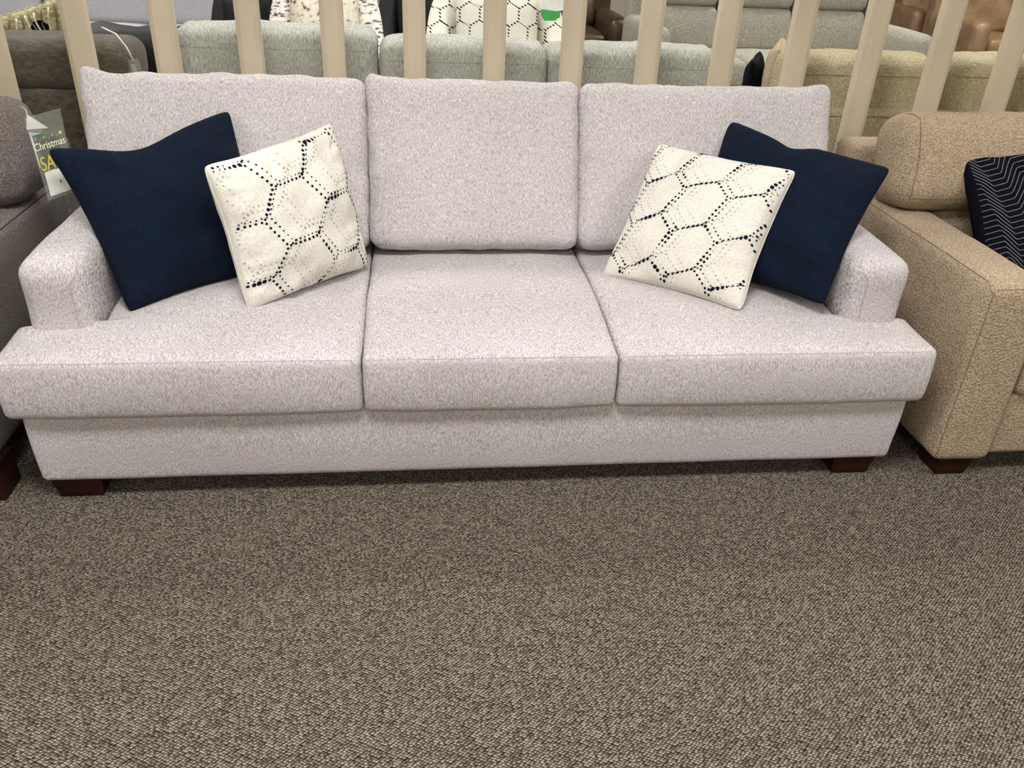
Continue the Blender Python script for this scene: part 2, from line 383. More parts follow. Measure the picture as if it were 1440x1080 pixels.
# ------------------------------------------------------------------ throw pillows
class Pillow:
    """corners TL TR BR BL in world space; thickness bulges along the plane normal"""
    def __init__(s, c, T, pinch=.05, seed=0, wob=.006, power=.5, dip=(0,0,1)):
        s.dip = dip
        s.c = [Vector(q) for q in c]; m_ = sum(s.c, Vector())/4; s.c = [m_+(q-m_)*1.022 for q in s.c]; s.T = T; s.pinch = pinch; s.seed = seed; s.wob = wob; s.pw = power
        a = (s.c[1]+s.c[2]-s.c[0]-s.c[3]); b_ = (s.c[0]+s.c[1]-s.c[2]-s.c[3]); s.n = a.cross(b_).normalized()
        s.mid = sum(s.c, Vector())/4
        if s.n.y > 0: s.n = -s.n
        s.W = ((s.c[1]-s.c[0]).length+(s.c[2]-s.c[3]).length)/2; s.H = ((s.c[0]-s.c[3]).length+(s.c[1]-s.c[2]).length)/2
    def f(s, u, v, side):
        # u,v in -1..1 (u right, v up)
        pu = u*(1-s.pinch*(1-v*v)*abs(u)**1.5*(1+.35*n3((v,0,0),1.3,s.seed))); pv = v*(1-s.pinch*(1-u*u)*abs(v)**1.5*(1+.35*n3((u,2,0),1.3,s.seed)))
        pv -= s.dip[0]*math.exp(-((u-s.dip[1])/s.dip[2])**2)*sst(-.2,1,v)*(1-u*u)
        cr = 1-.035*(abs(u)*abs(v))**14; pu *= cr; pv *= cr
        a, b_ = (pu+1)/2, (pv+1)/2
        P = (s.c[3]*(1-a)+s.c[2]*a)*(1-b_)+(s.c[0]*(1-a)+s.c[1]*a)*b_
        e = max(0,(1-u*u))*max(0,(1-v*v))
        th = s.T/2*e**s.pw + .004*min(1, e*60)
        # edge gathers, stronger near corners
        edge = max(abs(u), abs(v)); along = v if abs(u) > abs(v) else u
        g = n3((u*1.0,v*1.0,side), 2.2, s.seed)*s.wob*1.5 + n3((u,v,side+4), 5, s.seed)*s.wob*.5*min(1, e*4)
        g += n3((along*7, 3 if abs(u) > abs(v) else 7, side), 1., s.seed)*s.wob*1.1*sst(.45,.9,edge)*min(1, e*12)
        return P+s.n*(side*(th+g*min(1, e*6)))
    def normal(s, u, v, side):
        d = .01; a = s.f(min(1,u+d), v, side)-s.f(max(-1,u-d), v, side); b_ = s.f(u, min(1,v+d), side)-s.f(u, max(-1,v-d), side)
        n = a.cross(b_)
        if n.length < 1e-12: return s.n*side
        n.normalize(); return n if n.dot(s.n)*side > 0 else -n
    def into(s, mb, key, N=64):
        def g(i): return math.sin((i/N-.5)*PI)*.5+ (i/N-.5)*1.0  # denser near the rim
        T = [g(i)/1.0 for i in range(N+1)]; k = T[-1]; T = [t/k for t in T]
        idx = {}; vs = []; fs = []
        def vid(i, j, sd):
            rim = i in (0,N) or j in (0,N); kk = (i,j,0 if rim else sd)
            if kk not in idx: idx[kk] = len(vs); vs.append(s.f(T[i], T[j], sd))
            return idx[kk]
        for sd in (1,-1):
            for i in range(N):
                for j in range(N):
                    q = (vid(i,j,sd), vid(i+1,j,sd), vid(i+1,j+1,sd), vid(i,j+1,sd)); fs.append(q if sd > 0 else q[::-1])
        mb.add(vs, fs, key)
    def rim(s, mb, key, r=.0016, n=60):
        pts = []
        for (a, c) in (((-1,-1),(1,-1)),((1,-1),(1,1)),((1,1),(-1,1)),((-1,1),(-1,-1))):
            pts += [s.f(a[0]+(c[0]-a[0])*k/n, a[1]+(c[1]-a[1])*k/n, 1) for k in range(n)]
        mb.tube(pts, r, key, 5, True)
    def dot(s, mb, x, y, r, key, side=1):
        u, v = x/(s.W/2), y/(s.H/2)
        if abs(u) > .97 or abs(v) > .97: return
        vs = []; n = 8
        for k in range(n):
            a = 2*PI*k/n; uu = max(-1, min(1, (x+r*math.cos(a))/(s.W/2))); vv = max(-1, min(1, (y+r*math.sin(a))/(s.H/2)))
            vs.append(s.f(uu, vv, side)+s.normal(uu, vv, side)*.0009)
        vs.append(s.f(u, v, side)+s.normal(u, v, side)*.0012)
        mb.add(vs, [(k, (k+1) % n, n) for k in range(n)], key)
    def base(s): return Vector((s.mid.x, s.mid.y, min(q.z for q in s.c)))
def hex_edges(side, W, H, ox, oy, rot=0., st=1.):
    out = []; dx = side*math.sqrt(3); dy = side*1.5
    seen = set()
    for j in range(-8, 9):
        for i in range(-8, 9):
            cx = (i+(j % 2)*.5)*dx; cy = j*dy
            V = [(cx+side*math.cos(PI/2+k*PI/3), cy+side*math.sin(PI/2+k*PI/3)) for k in range(6)]
            for k in range(6):
                a, c = V[k], V[(k+1) % 6]; key = (round((a[0]+c[0])*500), round((a[1]+c[1])*500))
                if key in seen: continue
                seen.add(key)
                f = lambda q: (q[0]*st*math.cos(rot)-q[1]*math.sin(rot)+ox, q[0]*st*math.sin(rot)+q[1]*math.cos(rot)+oy)
                A, C = f(a), f(c)
                if min(abs(A[0]), abs(C[0])) < W/2 and  min(abs(A[1]), abs(C[1])) < H/2: out.append((A, C))
    return out
def hex_print(P, mb, side, rot, ox, oy, seed, step=.0145, scale=1., st=1.):
    rnd = random.Random(seed)
    sets = [(ox, oy, 'dot_navy', 1.0, side), (ox+.016*scale, oy+.010*scale, 'dot_navy', .66, side), (ox+side*.62, oy+side*.36, 'dot_grey', .55, side), (ox+side*.62+.02, oy+side*.36+.014, 'dot_grey', .42, side)]
    for a, b_, key, k, sd in sets:
        for (A, C) in hex_edges(sd, P.W+.4, P.H+.4, a, b_, rot, st):
            L = math.hypot(C[0]-A[0], C[1]-A[1]); n = max(3, int(round(L/step)))
            ph = rnd.uniform(0, 6.28); amp = rnd.uniform(.0, 1.25)**1.5
            for q in range(n):
                t = (q+.5)/n; x = A[0]+(C[0]-A[0])*t+rnd.uniform(-1,1)*.0006; y = A[1]+(C[1]-A[1])*t+rnd.uniform(-1,1)*.0006
                r = (.0038+.0024*amp*math.sin(ph+t*5.5))*k*scale
                if key == 'dot_grey': r = (.0030+.0008*math.sin(ph+t*6))*k*1.35*scale
                P.dot(mb, x, y, max(.0012*scale, r), key)
def pillow(name, c, T, key, label, cat='pillow', pr=None, group=None, rimkey=None, **k):
    P = Pillow(c, T, **k); mb = MB(); P.into(mb, key); P.rim(mb, rimkey or key)
    if pr: pr(P, mb)
    o = mb.build(name, None, True, tuple(P.base())); return tag(o, label, cat, group)
pillow('throw_pillow', [(-1.134,.387,.843),(-.732,.694,.882),(-.615,.50,.458),(-.952,.214,.462)], .20, 'navy',
       'plain navy blue square throw pillow leaning in the left corner of the pale sofa', seed=2, pinch=.08, wob=.009, dip=(.15,-.25,.6))
pillow('throw_pillow', [(.813,.742,.870),(1.153,.338,.832),(.950,.150,.498),(.628,.519,.475)], .19, 'navy',
       'plain navy blue square throw pillow against the right arm of the pale sofa', seed=5, pinch=.08, wob=.009, dip=(.07,-.08,.2))
pillow('throw_pillow', [(-.722,.280,.832),(-.427,.565,.880),(-.340,.500,.475),(-.646,.225,.458)], .19, 'cream',
       'cream pillow with dotted hexagon print leaning on the left navy pillow', seed=8, pinch=.06, wob=.010,
       pr=lambda P, mb: hex_print(P, mb, .090, .50, -.035, .03, 3, st=1.1))
pillow('throw_pillow', [(.567,.665,.812),(.900,.392,.806),(.722,.178,.470),(.380,.462,.456)], .19, 'cream',
       'cream pillow with dotted hexagon print leaning on the right navy pillow', seed=12, pinch=.065, wob=.008,
       pr=lambda P, mb: hex_print(P, mb, .068, .82, .005, .02, 4, st=1.55))

# ------------------------------------------------------------------ slatted partition
fence = thing('slat_partition', 'beige painted vertical slat railing running behind the sofas', 'railing', (0,1.10,0))
def slat_at(x):
    w, d, c = .044, .022, .010
    poly = [(-w+c*1.0,-d),(w-c*1.2,-d),(w,-d+c),(w,d-c),(w-c,d),(-w+c,d),(-w,d-c),(-w,-d+c)]
    # broad shallow chamfers beside a narrow flat face
    q = [(.018,-.031),(.022,-.0302),(.0352,-.0225),(.0372,-.019)]
    poly = [(x+a, b_) for a, b_ in q]+[(x+a, -b_) for a, b_ in reversed(q)]+[(x-a, -b_) for a, b_ in q]+[(x-a, b_) for a, b_ in reversed(q)]
    mb = MB(); mb.prism(poly, .10, 1.62, 'slat'); mb.build('slat', fence, False)
X0, DX = -1.2564, .2675
for i in range(-3, 17): slat_at(X0+DX*i)
mb = MB(); mb.prism([(-.04,.02),(.04,.02),(.04,.10),(-.04,.10)], -2.25, 3.2, 'slat', 'x'); mb.build('bottom_rail', fence, False)
mb = MB(); mb.prism([(-.045,1.62),(.045,1.62),(.045,1.67),(-.045,1.67)], -2.25, 3.2, 'slat', 'x'); mb.build('top_rail', fence, False)
for x in (-2.2, 3.15):
    mb = MB(); mb.prism([(x-.05,-.05),(x+.05,-.05),(x+.05,.05),(x-.05,.05)], 0, 1.62, 'slat'); mb.build('end_post', fence, False)

# ------------------------------------------------------------------ tan loveseat, right
tan = thing('sofa', 'tan boucle sofa with squared arms, right of the pale sofa', 'sofa', (2.2,.45,0))
TS = 'tan_seam'
part('base', 'tan', 1.34, 3.06, -.005, .93, .07, .28, r=.02, wob=.002, seed=31, par=tan, step=.04, post=lambda p: (p[0], p[1], p[2]))
for sx in (0, 1):
    x0, x1 = (1.315, 1.495) if sx == 0 else (2.905, 3.085)
    part('arm', 'tan', x0, x1, -.025, .93, .06, .625, r=.03, crown=(.004,.004,.006), wob=.0025, ws=6, seed=32+sx, par=tan, step=.024,
         seams=[[(x0+.004,-.021,.085),(x0+.004,-.021,.60),(x0+.012,.02,.618),(x0+.012,.9,.618)], [(x1-.004,-.021,.085),(x1-.004,-.021,.60),(x1-.012,.02,.618),(x1-.012,.9,.618)], [(x0+.012,-.019,.613),(x1-.012,-.019,.613)]], skey=TS, sr=.0014)
part('back_frame', 'tan', 1.325, 3.075, .86, 1.02, .07, .77, r=.03, wob=.002, seed=35, par=tan, step=.05)
for i, (x0, x1) in enumerate(((1.50,2.195),(2.205,2.90))):
    part('seat_cushion', 'tan', x0, x1, -.025, .80, .275, .445, r=.035, crown=(0,.006,.02), wob=.003, seed=36+i, par=tan, step=.03,
         seams=[[(x0+.01,-.02,.43),(x1-.01,-.02,.43)]], skey=TS)
for i, (x0, x1) in enumerate(((1.325,2.195),(2.205,3.075))):
    tt = tilt(.60, .62, .22)
    part('back_cushion', 'tan', x0, x1, .52, .74, .635, .925, r=.075, crown=(.006,.035,.012), wob=.005, ws=6, seed=38+i, par=tan, step=.028, post=tt,
         seams=[[(x0+.045,.535,.66),(x0+.045,.52,.78),(x0+.045,.54,.915),(x0+.045,.62,.925)], [(x0+.05,.53,.67),(x1-.05,.53,.67)]], skey=TS, sr=.0014)
for i, (x0, x1) in enumerate(((1.51,2.195),(2.205,2.89))):
    part('lumbar_cushion', 'tan', x0, x1, .60, .78, .46, .66, r=.06, crown=(0,.02,0), wob=.004, seed=44+i, par=tan, step=.035)
for x in (1.40, 3.0):
    for y in (.045, .88): pleg(tan, x, y, w=.11, h=.07)
def chevrons(P, mb):
    rnd = random.Random(5)
    def line(pts, r=.0016):
        q = []
        for a, c in zip(pts[:-1], pts[1:]):
            n = max(2, int(math.hypot(c[0]-a[0], c[1]-a[1])/.008))
            for k in range(n):
                x = a[0]+(c[0]-a[0])*k/n; y = a[1]+(c[1]-a[1])*k/n; u, v = x/(P.W/2), y/(P.H/2)
                if abs(u) < .96 and abs(v) < .96: q.append(P.f(u, v, 1)+P.normal(u, v, 1)*.001)
                else:
                    if len(q) > 2: mb.tube(q, r, 'line', 4)
                    q = []
        if len(q) > 2: mb.tube(q, r, 'line', 4)
    # nested stepped zigzag lines
    def wave(t, per, flat, amp):
        t = (t/per) % 1.
        if t < flat: return 0.
        if t < .5: return amp*(t-flat)/(.5-flat)
        if t < .5+flat: return amp
        return amp*(1-(t-.5-flat)/(.5-flat))
    for k in range(-26, 27):
        y0 = k*.0185; pts = []
        for i in range(0, 141):
            x = -.35+.005*i
            pts.append((x, y0+wave(x+.004*k, .17, .24, .060)+.2*x))
        line(pts, .0013)
pillow('throw_pillow', [(1.51,.555,.812),(2.03,.57,.85),(2.04,.33,.45),(1.565,.33,.46)], .15, 'blackvelvet',
       'black throw pillow with silver zigzag maze lines on the tan sofa', seed=15, pinch=.035, pr=chevrons)

# ------------------------------------------------------------------ dark grey sofa, left
dk = thing('sofa', 'dark warm-grey tweed sofa at the left edge, beside the pale sofa', 'sofa', (-2.1,.45,0))
part('base', 'charcoal', -2.88, -1.36, .0, .93, .11, .30, r=.02, wob=.002, seed=51, par=dk, step=.05)
for sx in (0, 1):
    x0, x1 = (-1.50, -1.312) if sx == 0 else (-2.95, -2.76)
    part('arm', 'charcoal', x0, x1, -.02, .93, .10, .618, r=.028, crown=(.004,.004,.008), wob=.002, ws=6, seed=52+sx, par=dk, step=.026,
         seams=[[(x1-.004,-.015,.13),(x1-.004,-.015,.60),(x1-.010,.02,.614),(x1-.010,.9,.614)]], skey='charcoal_dark', sr=.0016)
part('back_frame', 'charcoal', -2.93, -1.30, .84, .98, .10, .745, r=.03, wob=.002, seed=55, par=dk, step=.05)
for i, (x0, x1) in enumerate(((-2.13,-1.505),(-2.755,-2.14))):
    part('seat_cushion', 'charcoal', x0, x1, -.02, .78, .30, .455, r=.035, crown=(0,.005,.015), wob=.003, seed=56+i, par=dk, step=.04)
for i, (x0, x1) in enumerate(((-2.12,-1.285),(-2.95,-2.13))):
    tt = tilt(.60, .64, .12)
    part('back_cushion', 'charcoal', x0, x1, .52, .76, .635, .915, r=.09, crown=(.01,.03,.02), wob=.012, ws=7, seed=60+i, par=dk, step=.025, post=tt, pucker=.01)
for i, (x0, x1) in enumerate(((-2.12,-1.52),(-2.74,-2.13))):
    part('lumbar_cushion', 'charcoal', x0, x1, .60, .80, .46, .68, r=.06, crown=(0,.02,0), wob=.004, seed=64+i, par=dk, step=.04)
for x in (-1.345, -2.9):
    for y in (.06, .88): pleg(dk, x, y, w=.10, h=.11, tap=.97)

# sale tag hanging from its back cushion
def text_mesh(s, size, M4, key, depth=.0006):
    cu = bpy.data.curves.new('lettering', 'FONT'); cu.body = s; cu.size = size; cu.extrude = depth; cu.align_x = 'CENTER'
    o = bpy.data.objects.new('lettering', cu); COL.objects.link(o)
    dg = bpy.context.evaluated_depsgraph_get(); me = bpy.data.meshes.new_from_object(o.evaluated_get(dg)); me.transform(M4)
    bpy.data.objects.remove(o); me.materials.clear(); me.materials.append(M[key]); return me
tagroot = thing('sale_tag', 'green and gold Christmas sale tag in a clear sleeve hanging on the dark grey sofa', 'tag', (-1.185,.50,.815))
tl, tr, br, bl = Vector((-1.222,.50,.897)), Vector((-1.131,.515,.921)), Vector((-1.110,.45,.716)), Vector((-1.182,.43,.694))
o0 = Vector(tagroot.location)
def tp(u, v, d=0):
    nrm = ((tr-tl).cross(bl-tl)).normalized();
    if nrm.y > 0: nrm = -nrm
    return (tl*(1-u)+tr*u)*(1-v)+(bl*(1-u)+br*u)*v+nrm*d-o0
def tquad(name, u0, u1, v0, v1, d, th, key):
    mb = MB(); a = [tp(u0,v0,d), tp(u1,v0,d), tp(u1,v1,d), tp(u0,v1,d)]; c = [tp(u0,v0,d+th), tp(u1,v0,d+th), tp(u1,v1,d+th), tp(u0,v1,d+th)]
    mb.add(a+c, [(0,1,2,3),(7,6,5,4),(0,1,5,4),(1,2,6,5),(2,3,7,6),(3,0,4,7)], key); return mb.build(name, tagroot, False)
tquad('sleeve', 0, 1, 0, 1, .002, .0006, 'plastic')
tquad('card', .06, .95, .22, .66, 0, .001, 'cardgreen')
tquad('price_panel', .12, .9, .67, .96, 0, .001, 'white')
tquad('card_edging', .06, .95, .965, .985, 0, .001, 'cardgreen')
ex = (tp(1,.5)-tp(0,.5)); wd = ex.length; ex.normalize(); ey = (tp(.5,0)-tp(.5,1)).normalized(); ez = ex.cross(ey).normalized()
if ez.y > 0: ez = -ez
def frame(u, v, sx=1., sy=1., d=.0035):
    P = tp(u, v, d); return Matrix(((ex.x*sx,ey.x*sy,ez.x,P.x),(ex.y*sx,ey.y*sy,ez.y,P.y),(ex.z*sx,ey.z*sy,ez.z,P.z),(0,0,0,1)))
for s_, size, u, v, sx, sy, key, nm in (('Christmas', .0215, .5, .41, .93, 1.3, 'creamtxt', 'christmas_lettering'), ('SALE', .034, .5, .655, .98, 1.55, 'gold', 'sale_lettering'), ('$', .010, .55, .84, 1, 1, 'cardgreen', 'price_lettering')):
    me = text_mesh(s_, size, frame(u, v, sx, sy), key); o = bpy.data.objects.new(nm, me); COL.objects.link(o); o.parent = tagroot
mb = MB()
for k, key in enumerate(('teal','red','green','red','teal','red','gold')):
    P = tp(.14+.12*k, .27+.02*(k % 2), .0015); n = 8
    mb.add([P+ex*(.0045*math.cos(2*PI*q/n))+ey*(.0045*math.sin(2*PI*q/n)) for q in range(n)]+[P+ez*-.0]+[], [tuple(range(n))], key)
mb.build('bauble_print', tagroot, False)
# white paper price card tucked behind the sleeve
t2 = thing('price_card', 'folded white price card hanging behind the Christmas sale tag', 'tag', (-1.23,.51,.80))
mb = MB(); q = [(-1.229,.508,.855),(-1.190,.512,.850),(-1.168,.48,.74),(-1.215,.49,.765)]
mb.add([(x+1.23, y-.51+.012, z-.80) for x, y, z in q]+[(x+1.23, y-.51+.014, z-.80) for x, y, z in q], [(0,1,2,3),(7,6,5,4),(0,1,5,4),(1,2,6,5),(2,3,7,6),(3,0,4,7)], 'white'); mb.build('card', t2, False)
mb = MB(); q = [(-1.212,.495,.908),(-1.222,.495,.868),(-1.168,.50,.872)]
mb.add([(x+1.23, y-.51, z-.80) for x, y, z in q]+[(x+1.23, y-.51+.001, z-.80) for x, y, z in q], [(0,1,2),(5,4,3),(0,1,4,3),(1,2,5,4),(2,0,3,5)], 'white'); mb.build('folded_flap', t2, False)
mb = MB(); mb.tube([(-1.25+1.23,.56-.51,.915-.80),(-1.222+1.23,.52-.51,.915-.80),(-1.212+1.23,.497-.51,.903-.80)], .001, 'white'); mb.build('string', t2)

# ------------------------------------------------------------------ second row: furniture with its back to the slats
def away_sofa(name, label, cat, x0, x1, yb, cush, key, skey, ztops, frame_z, arm=.12, seed=100, thick=.2, depth=.95, flat=True):
    """sofa whose back faces the camera: yb is the rear face"""
    t = thing(name, label, cat, ((x0+x1)/2, yb+depth/2, 0)); P = dict(par=t)
    part('base', key, x0+.01, x1-.01, yb+.02, yb+depth-.02, .07, .30, r=.02, seed=seed, step=.08, **P)
    part('back_frame', key, x0, x1, yb, yb+.14, .08, frame_z, r=.025, wob=.002, seed=seed+1, step=.05, seams=[[(x0+.01,yb,frame_z-.03),(x1-.01,yb,frame_z-.03)]], skey=skey, sr=.002, **P)
    for a, c in ((x0, x0+arm), (x1-arm, x1)): part('arm', key, a, c, yb+.10, yb+depth, .08, .62, r=.035, seed=seed+2, step=.07, **P)
    for i, ((a, c), zt) in enumerate(zip(cush, ztops)):
        part('seat_cushion', key, max(a, x0+arm), min(c, x1-arm), yb+.14, yb+depth+.01, .30, .46, r=.04, crown=(0,0,.015), seed=seed+5+i, step=.08, **P)
        tt = tilt(yb+.24, .46, -.06)
        part('back_cushion', key, a, c, yb+.07, yb+.07+thick, .47 if frame_z < .6 else frame_z-.06, zt, r=.045, crown=(.004,.012,.012), wob=.005, ws=7, seed=seed+10+i, step=.022, post=tt, pucker=.004,
             seams=[[(a+.03, yb+.07, zt-.055),(c-.03, yb+.07, zt-.055)]], skey=skey, sr=.0016, **P)
    for x in (x0+.08, x1-.08):
        for y in (yb+.08, yb+depth-.08): pleg(t, x, y, w=.07, h=.075)
    return t
away_sofa('sofa', 'sage grey chenille three-cushion sofa seen from behind through the slats', 'sofa', -1.10, 1.03, 1.27,
          ((-1.03,-.322),(-.314,.302),(.310,.965)), 'sage', 'sage', (1.035,1.005,1.0), .80, arm=.13, seed=100)
away_sofa('sofa', 'khaki boucle sofa with its back to the slats, behind the tan sofa', 'sofa', 1.20, 3.05, 1.25,
          ((1.225,1.845),(1.86,2.42),(2.43,3.02)), 'olive', 'olive_seam', (.995,1.0,1.01), .815, arm=.14, seed=120)
pillow('throw_pillow', [(1.255,1.50,.985),(1.405,1.84,.99),(1.44,1.86,.52),(1.30,1.52,.50)], .13, 'tan',
       'beige boucle pillow at the left end of the khaki sofa, beside the black gap filler', seed=31)
pillow('throw_pillow', [(1.215,1.66,.915),(1.35,1.93,.92),(1.38,1.95,.50),(1.26,1.64,.49)], .10, 'blackvelvet',
       'black pillow shape added to fill the dark gap behind the beige pillow at the left end of the khaki sofa', seed=33)  # added black form, stands in for the dark gap beside the beige pillow
# taupe recliner, back view
rc = thing('recliner', 'dark taupe suede recliner seen from behind at the far left', 'recliner', (-1.62,1.65,0))
part('base', 'suede', -2.05,-1.19, 1.32, 2.15, .05, .42, r=.03, seed=141, par=rc, step=.08)
part('back_panel', 'suede', -2.02,-1.165, 1.285, 1.50, .30, .822, r=.03, crown=(0,.008,0), wob=.006, seed=142, par=rc, step=.035)
part('headrest_cushion', 'suede', -2.04,-1.178, 1.28, 1.56, .812, .975, r=.055, crown=(.0,.012,.008), wob=.006, ws=7, seed=143, par=rc, step=.03, seams=[])
for a in (-2.12,-1.30): part('arm', 'suede', a, a+.17, 1.45, 2.2, .08, .64, r=.06, seed=144, par=rc, step=.06)
part('seat_cushion', 'suede', -1.95,-1.31, 1.5, 2.2, .40, .52, r=.05, crown=(0,0,.02), seed=145, par=rc, step=.07)
for x in (-2.0,-1.25):
    for y in (1.38, 2.05): pleg(rc, x, y, w=.06, h=.055)
def gold_lines(P, mb):
    for k in range(-7, 8):
        q = []
        for i in range(41):
            v = -.95+1.9*i/40; u = k/8+.05*math.sin(v*9+k)
            if abs(u) < .95: q.append(P.f(u, v, 1)+P.normal(u, v, 1)*.001)
        if len(q) > 3: mb.tube(q, .004, 'creamtxt' if k % 2 else 'olive_seam', 4)
    for (u0, v0) in ((.35,.45),(-.5,-.2)):
        n = 14; vs = [P.f(u0+.33*math.cos(2*PI*q/n), v0+.42*math.sin(2*PI*q/n), 1)+P.n*.004 for q in range(n)]+[P.f(u0, v0, 1)+P.n*.006]
        mb.add(vs, [(q, (q+1) % n, n) for q in range(n)], 'blackvelvet')
M['goldcloth'] = fabric('gold_striped_cloth', (134,126,90), (172,164,128), (206,202,172), (40,40,160), (.35,.5,.65))
M['floral'] = fabric('floral_print_cloth', (120,104,84), (220,212,196), (232,226,212), (34,34,34), (.36,.44,.6), bs=.1, detail=3)
M['zebra'] = fabric('brushstroke_print_cloth', (84,76,88), (218,210,204), (232,226,220), (22,22,75), (.38,.46,.6), bs=.1, detail=2)
pillow('throw_pillow', [(-1.80,1.64,.985),(-1.475,1.62,1.085),(-1.40,1.80,.60),(-1.76,1.80,.56)], .17, 'goldcloth',
       'gold and cream striped pillow with black patch, peeking over the taupe recliner', seed=22, pr=gold_lines)
# black leather recliner behind it
bk = thing('recliner', 'black leather recliner between the taupe recliner and the sage sofa', 'recliner', (-1.35,2.65,0))
part('base', 'blackleather', -1.72,-.98, 2.3, 2.9, .05, .42, r=.03, seed=161, par=bk, step=.1)
part('back_panel', 'blackleather', -1.70,-1.10, 2.27, 2.46, .35, .80, r=.05, crown=(0,.02,0), seed=162, par=bk, step=.05)
part('headrest_cushion', 'blackleather', -1.74,-1.07, 2.25, 2.51, .66, .885, r=.07, crown=(0,.02,.01), wob=.02, ws=6, seed=163, par=bk, step=.04)
for a in (-1.86,-1.10): part('arm', 'blackleather', a, a+.16, 2.42, 2.97, .08, .62, r=.05, seed=164, par=bk, step=.07)
part('seat_cushion', 'blackleather', -1.69,-1.11, 2.46, 2.97, .40, .5, r=.05, seed=165, par=bk, step=.08)
# plastic-sleeved tag on the taupe recliner
t3 = thing('hang_tag', 'clear sleeved hang tag on a cord at the right side of the taupe recliner', 'tag', (-1.145,1.245,.87))
mb = MB(); mb.add([(-.02,0,.06),(.015,0,.065),(.06,-.01,-.12),(-.02,-.01,-.12)], [(0,1,2,3)], 'plastic')
mb.add([(-.02,.001,.06),(.015,.001,.065),(.06,-.009,-.12),(-.02,-.009,-.12)], [(0,1,2,3)], 'plastic'); mb.build('sleeve', t3, False)
mb = MB(); mb.prism([(-.012,-.11),(.03,-.11),(.0,.045),(-.012,.045)], .004, .006, 'sage', 'y'); mb.build('card', t3, False)
mb = MB(); mb.tube([(-.10,.05,.155),(-.045,.01,.14),(-.015,0,.10),(0,0,.055)], .0025, 'white'); mb.build('cord', t3)

# ------------------------------------------------------------------ third row: furniture facing the camera
def facing(name, label, cat, xc, yf, w, key, seats=1, zb=1.02, depth=.9, arm=.16, seed=200, seatz=.48, panels=2, group=None, armz=.62, wing=False):
    t = thing(name, label, cat, (xc, yf+depth/2, 0)); P = dict(par=t); x0, x1 = xc-w/2, xc+w/2
    part('base', key, x0+.01, x1-.01, yf+.05, yf+depth, .05, .32, r=.03, seed=seed, step=.1, **P)
    for a, c in ((x0, x0+arm), (x1-arm, x1)): part('arm', key, a, c, yf-.02, yf+depth-.05, .06, armz, r=.07, crown=(0,.02,.01), seed=seed+1, step=.06, **P)
    iw = (w-2*arm)/seats; yb = yf+depth-.28
    part('back_frame', key, x0+.02, x1-.02, yb+.14, yf+depth+.04, .10, zb-.03, r=.05, seed=seed+2, step=.1, **P)
    for i in range(seats):
        a = x0+arm+iw*i; c = a+iw; g = .004 if not wing else .07
        part('seat_cushion', key, a+.006, c-.006, yf, yb+.1, .30, seatz, r=.05, crown=(0,.01,.02), seed=seed+3+i, step=.06, **P)
        tt = tilt(yb, seatz, .2)
        if panels == 2:
            zm = seatz+(zb-seatz)*.56
            part('lower_back_cushion', key, a+g, c-g, yb-.04, yb+.14, seatz-.01, zm, r=.05, crown=(0,.03,.008), wob=.004, seed=seed+8+i, step=.05, post=tt, **P)
            part('headrest_cushion', key, a+g, c-g, yb-.05, yb+.14, zm+.006, zb, r=.06, crown=(0,.03,.01), wob=.004, seed=seed+12+i, step=.05, post=tt, **P)
            if wing:
                for s_, e_ in ((a+.004, a+g-.016), (c-g+.016, c-.004)): part('back_wing', key, s_, e_, yb-.02, yb+.14, seatz, zb-.02, r=.018, seed=seed+20, step=.05, post=tt, **P)
        else:
            part('back_cushion', key, a+g, c-g, yb-.05, yb+.14, seatz-.01, zb, r=.06, crown=(0,.025,.01), wob=.004, seed=seed+8+i, step=.05, post=tt, **P)
    for x in (x0+.08, x1-.08):
        for y in (yf+.12, yf+depth-.08): pleg(t, x, y, w=.06, h=.055)
    return t
# lavender reclining sofa at the upper left
facing('sofa', 'lavender grey reclining sofa facing the camera at the upper left', 'sofa', -2.42, 4.1, 2.52, 'lavender', 3, 1.06, arm=.14, seed=200, panels=1, armz=.66, depth=1.0, seatz=.6)
# sage grey reclining sofa at the upper right
facing('sofa', 'sage grey tweed reclining sofa with three winged back panels at the upper right', 'sofa', 2.62, 4.45, 2.22, 'greyrec', 3, 1.05, arm=.17, seed=230, panels=2, wing=True, armz=.72, depth=.95, seatz=.50)
facing('recliner', 'tan leather recliner with a shiny creased seat, nearest the upper right corner', 'recliner', 5.80, 6.40, 1.0, 'tanleather', 1, 1.08, seed=260, armz=.64, arm=.19, depth=.95, panels=1)
facing('recliner', 'tan leather recliner behind the rounded grey sofa arm', 'recliner', 5.75, 7.48, 1.0, 'tanleather', 1, 1.05, seed=280, armz=.64, arm=.17, depth=.9, panels=2)
facing('recliner', 'dark brown leather recliner seen through the gap above the sage sofa', 'recliner', 1.25, 5.9, .95, 'brownleather', 1, 1.05, seed=300, armz=.62, arm=.2, depth=.95, panels=2)

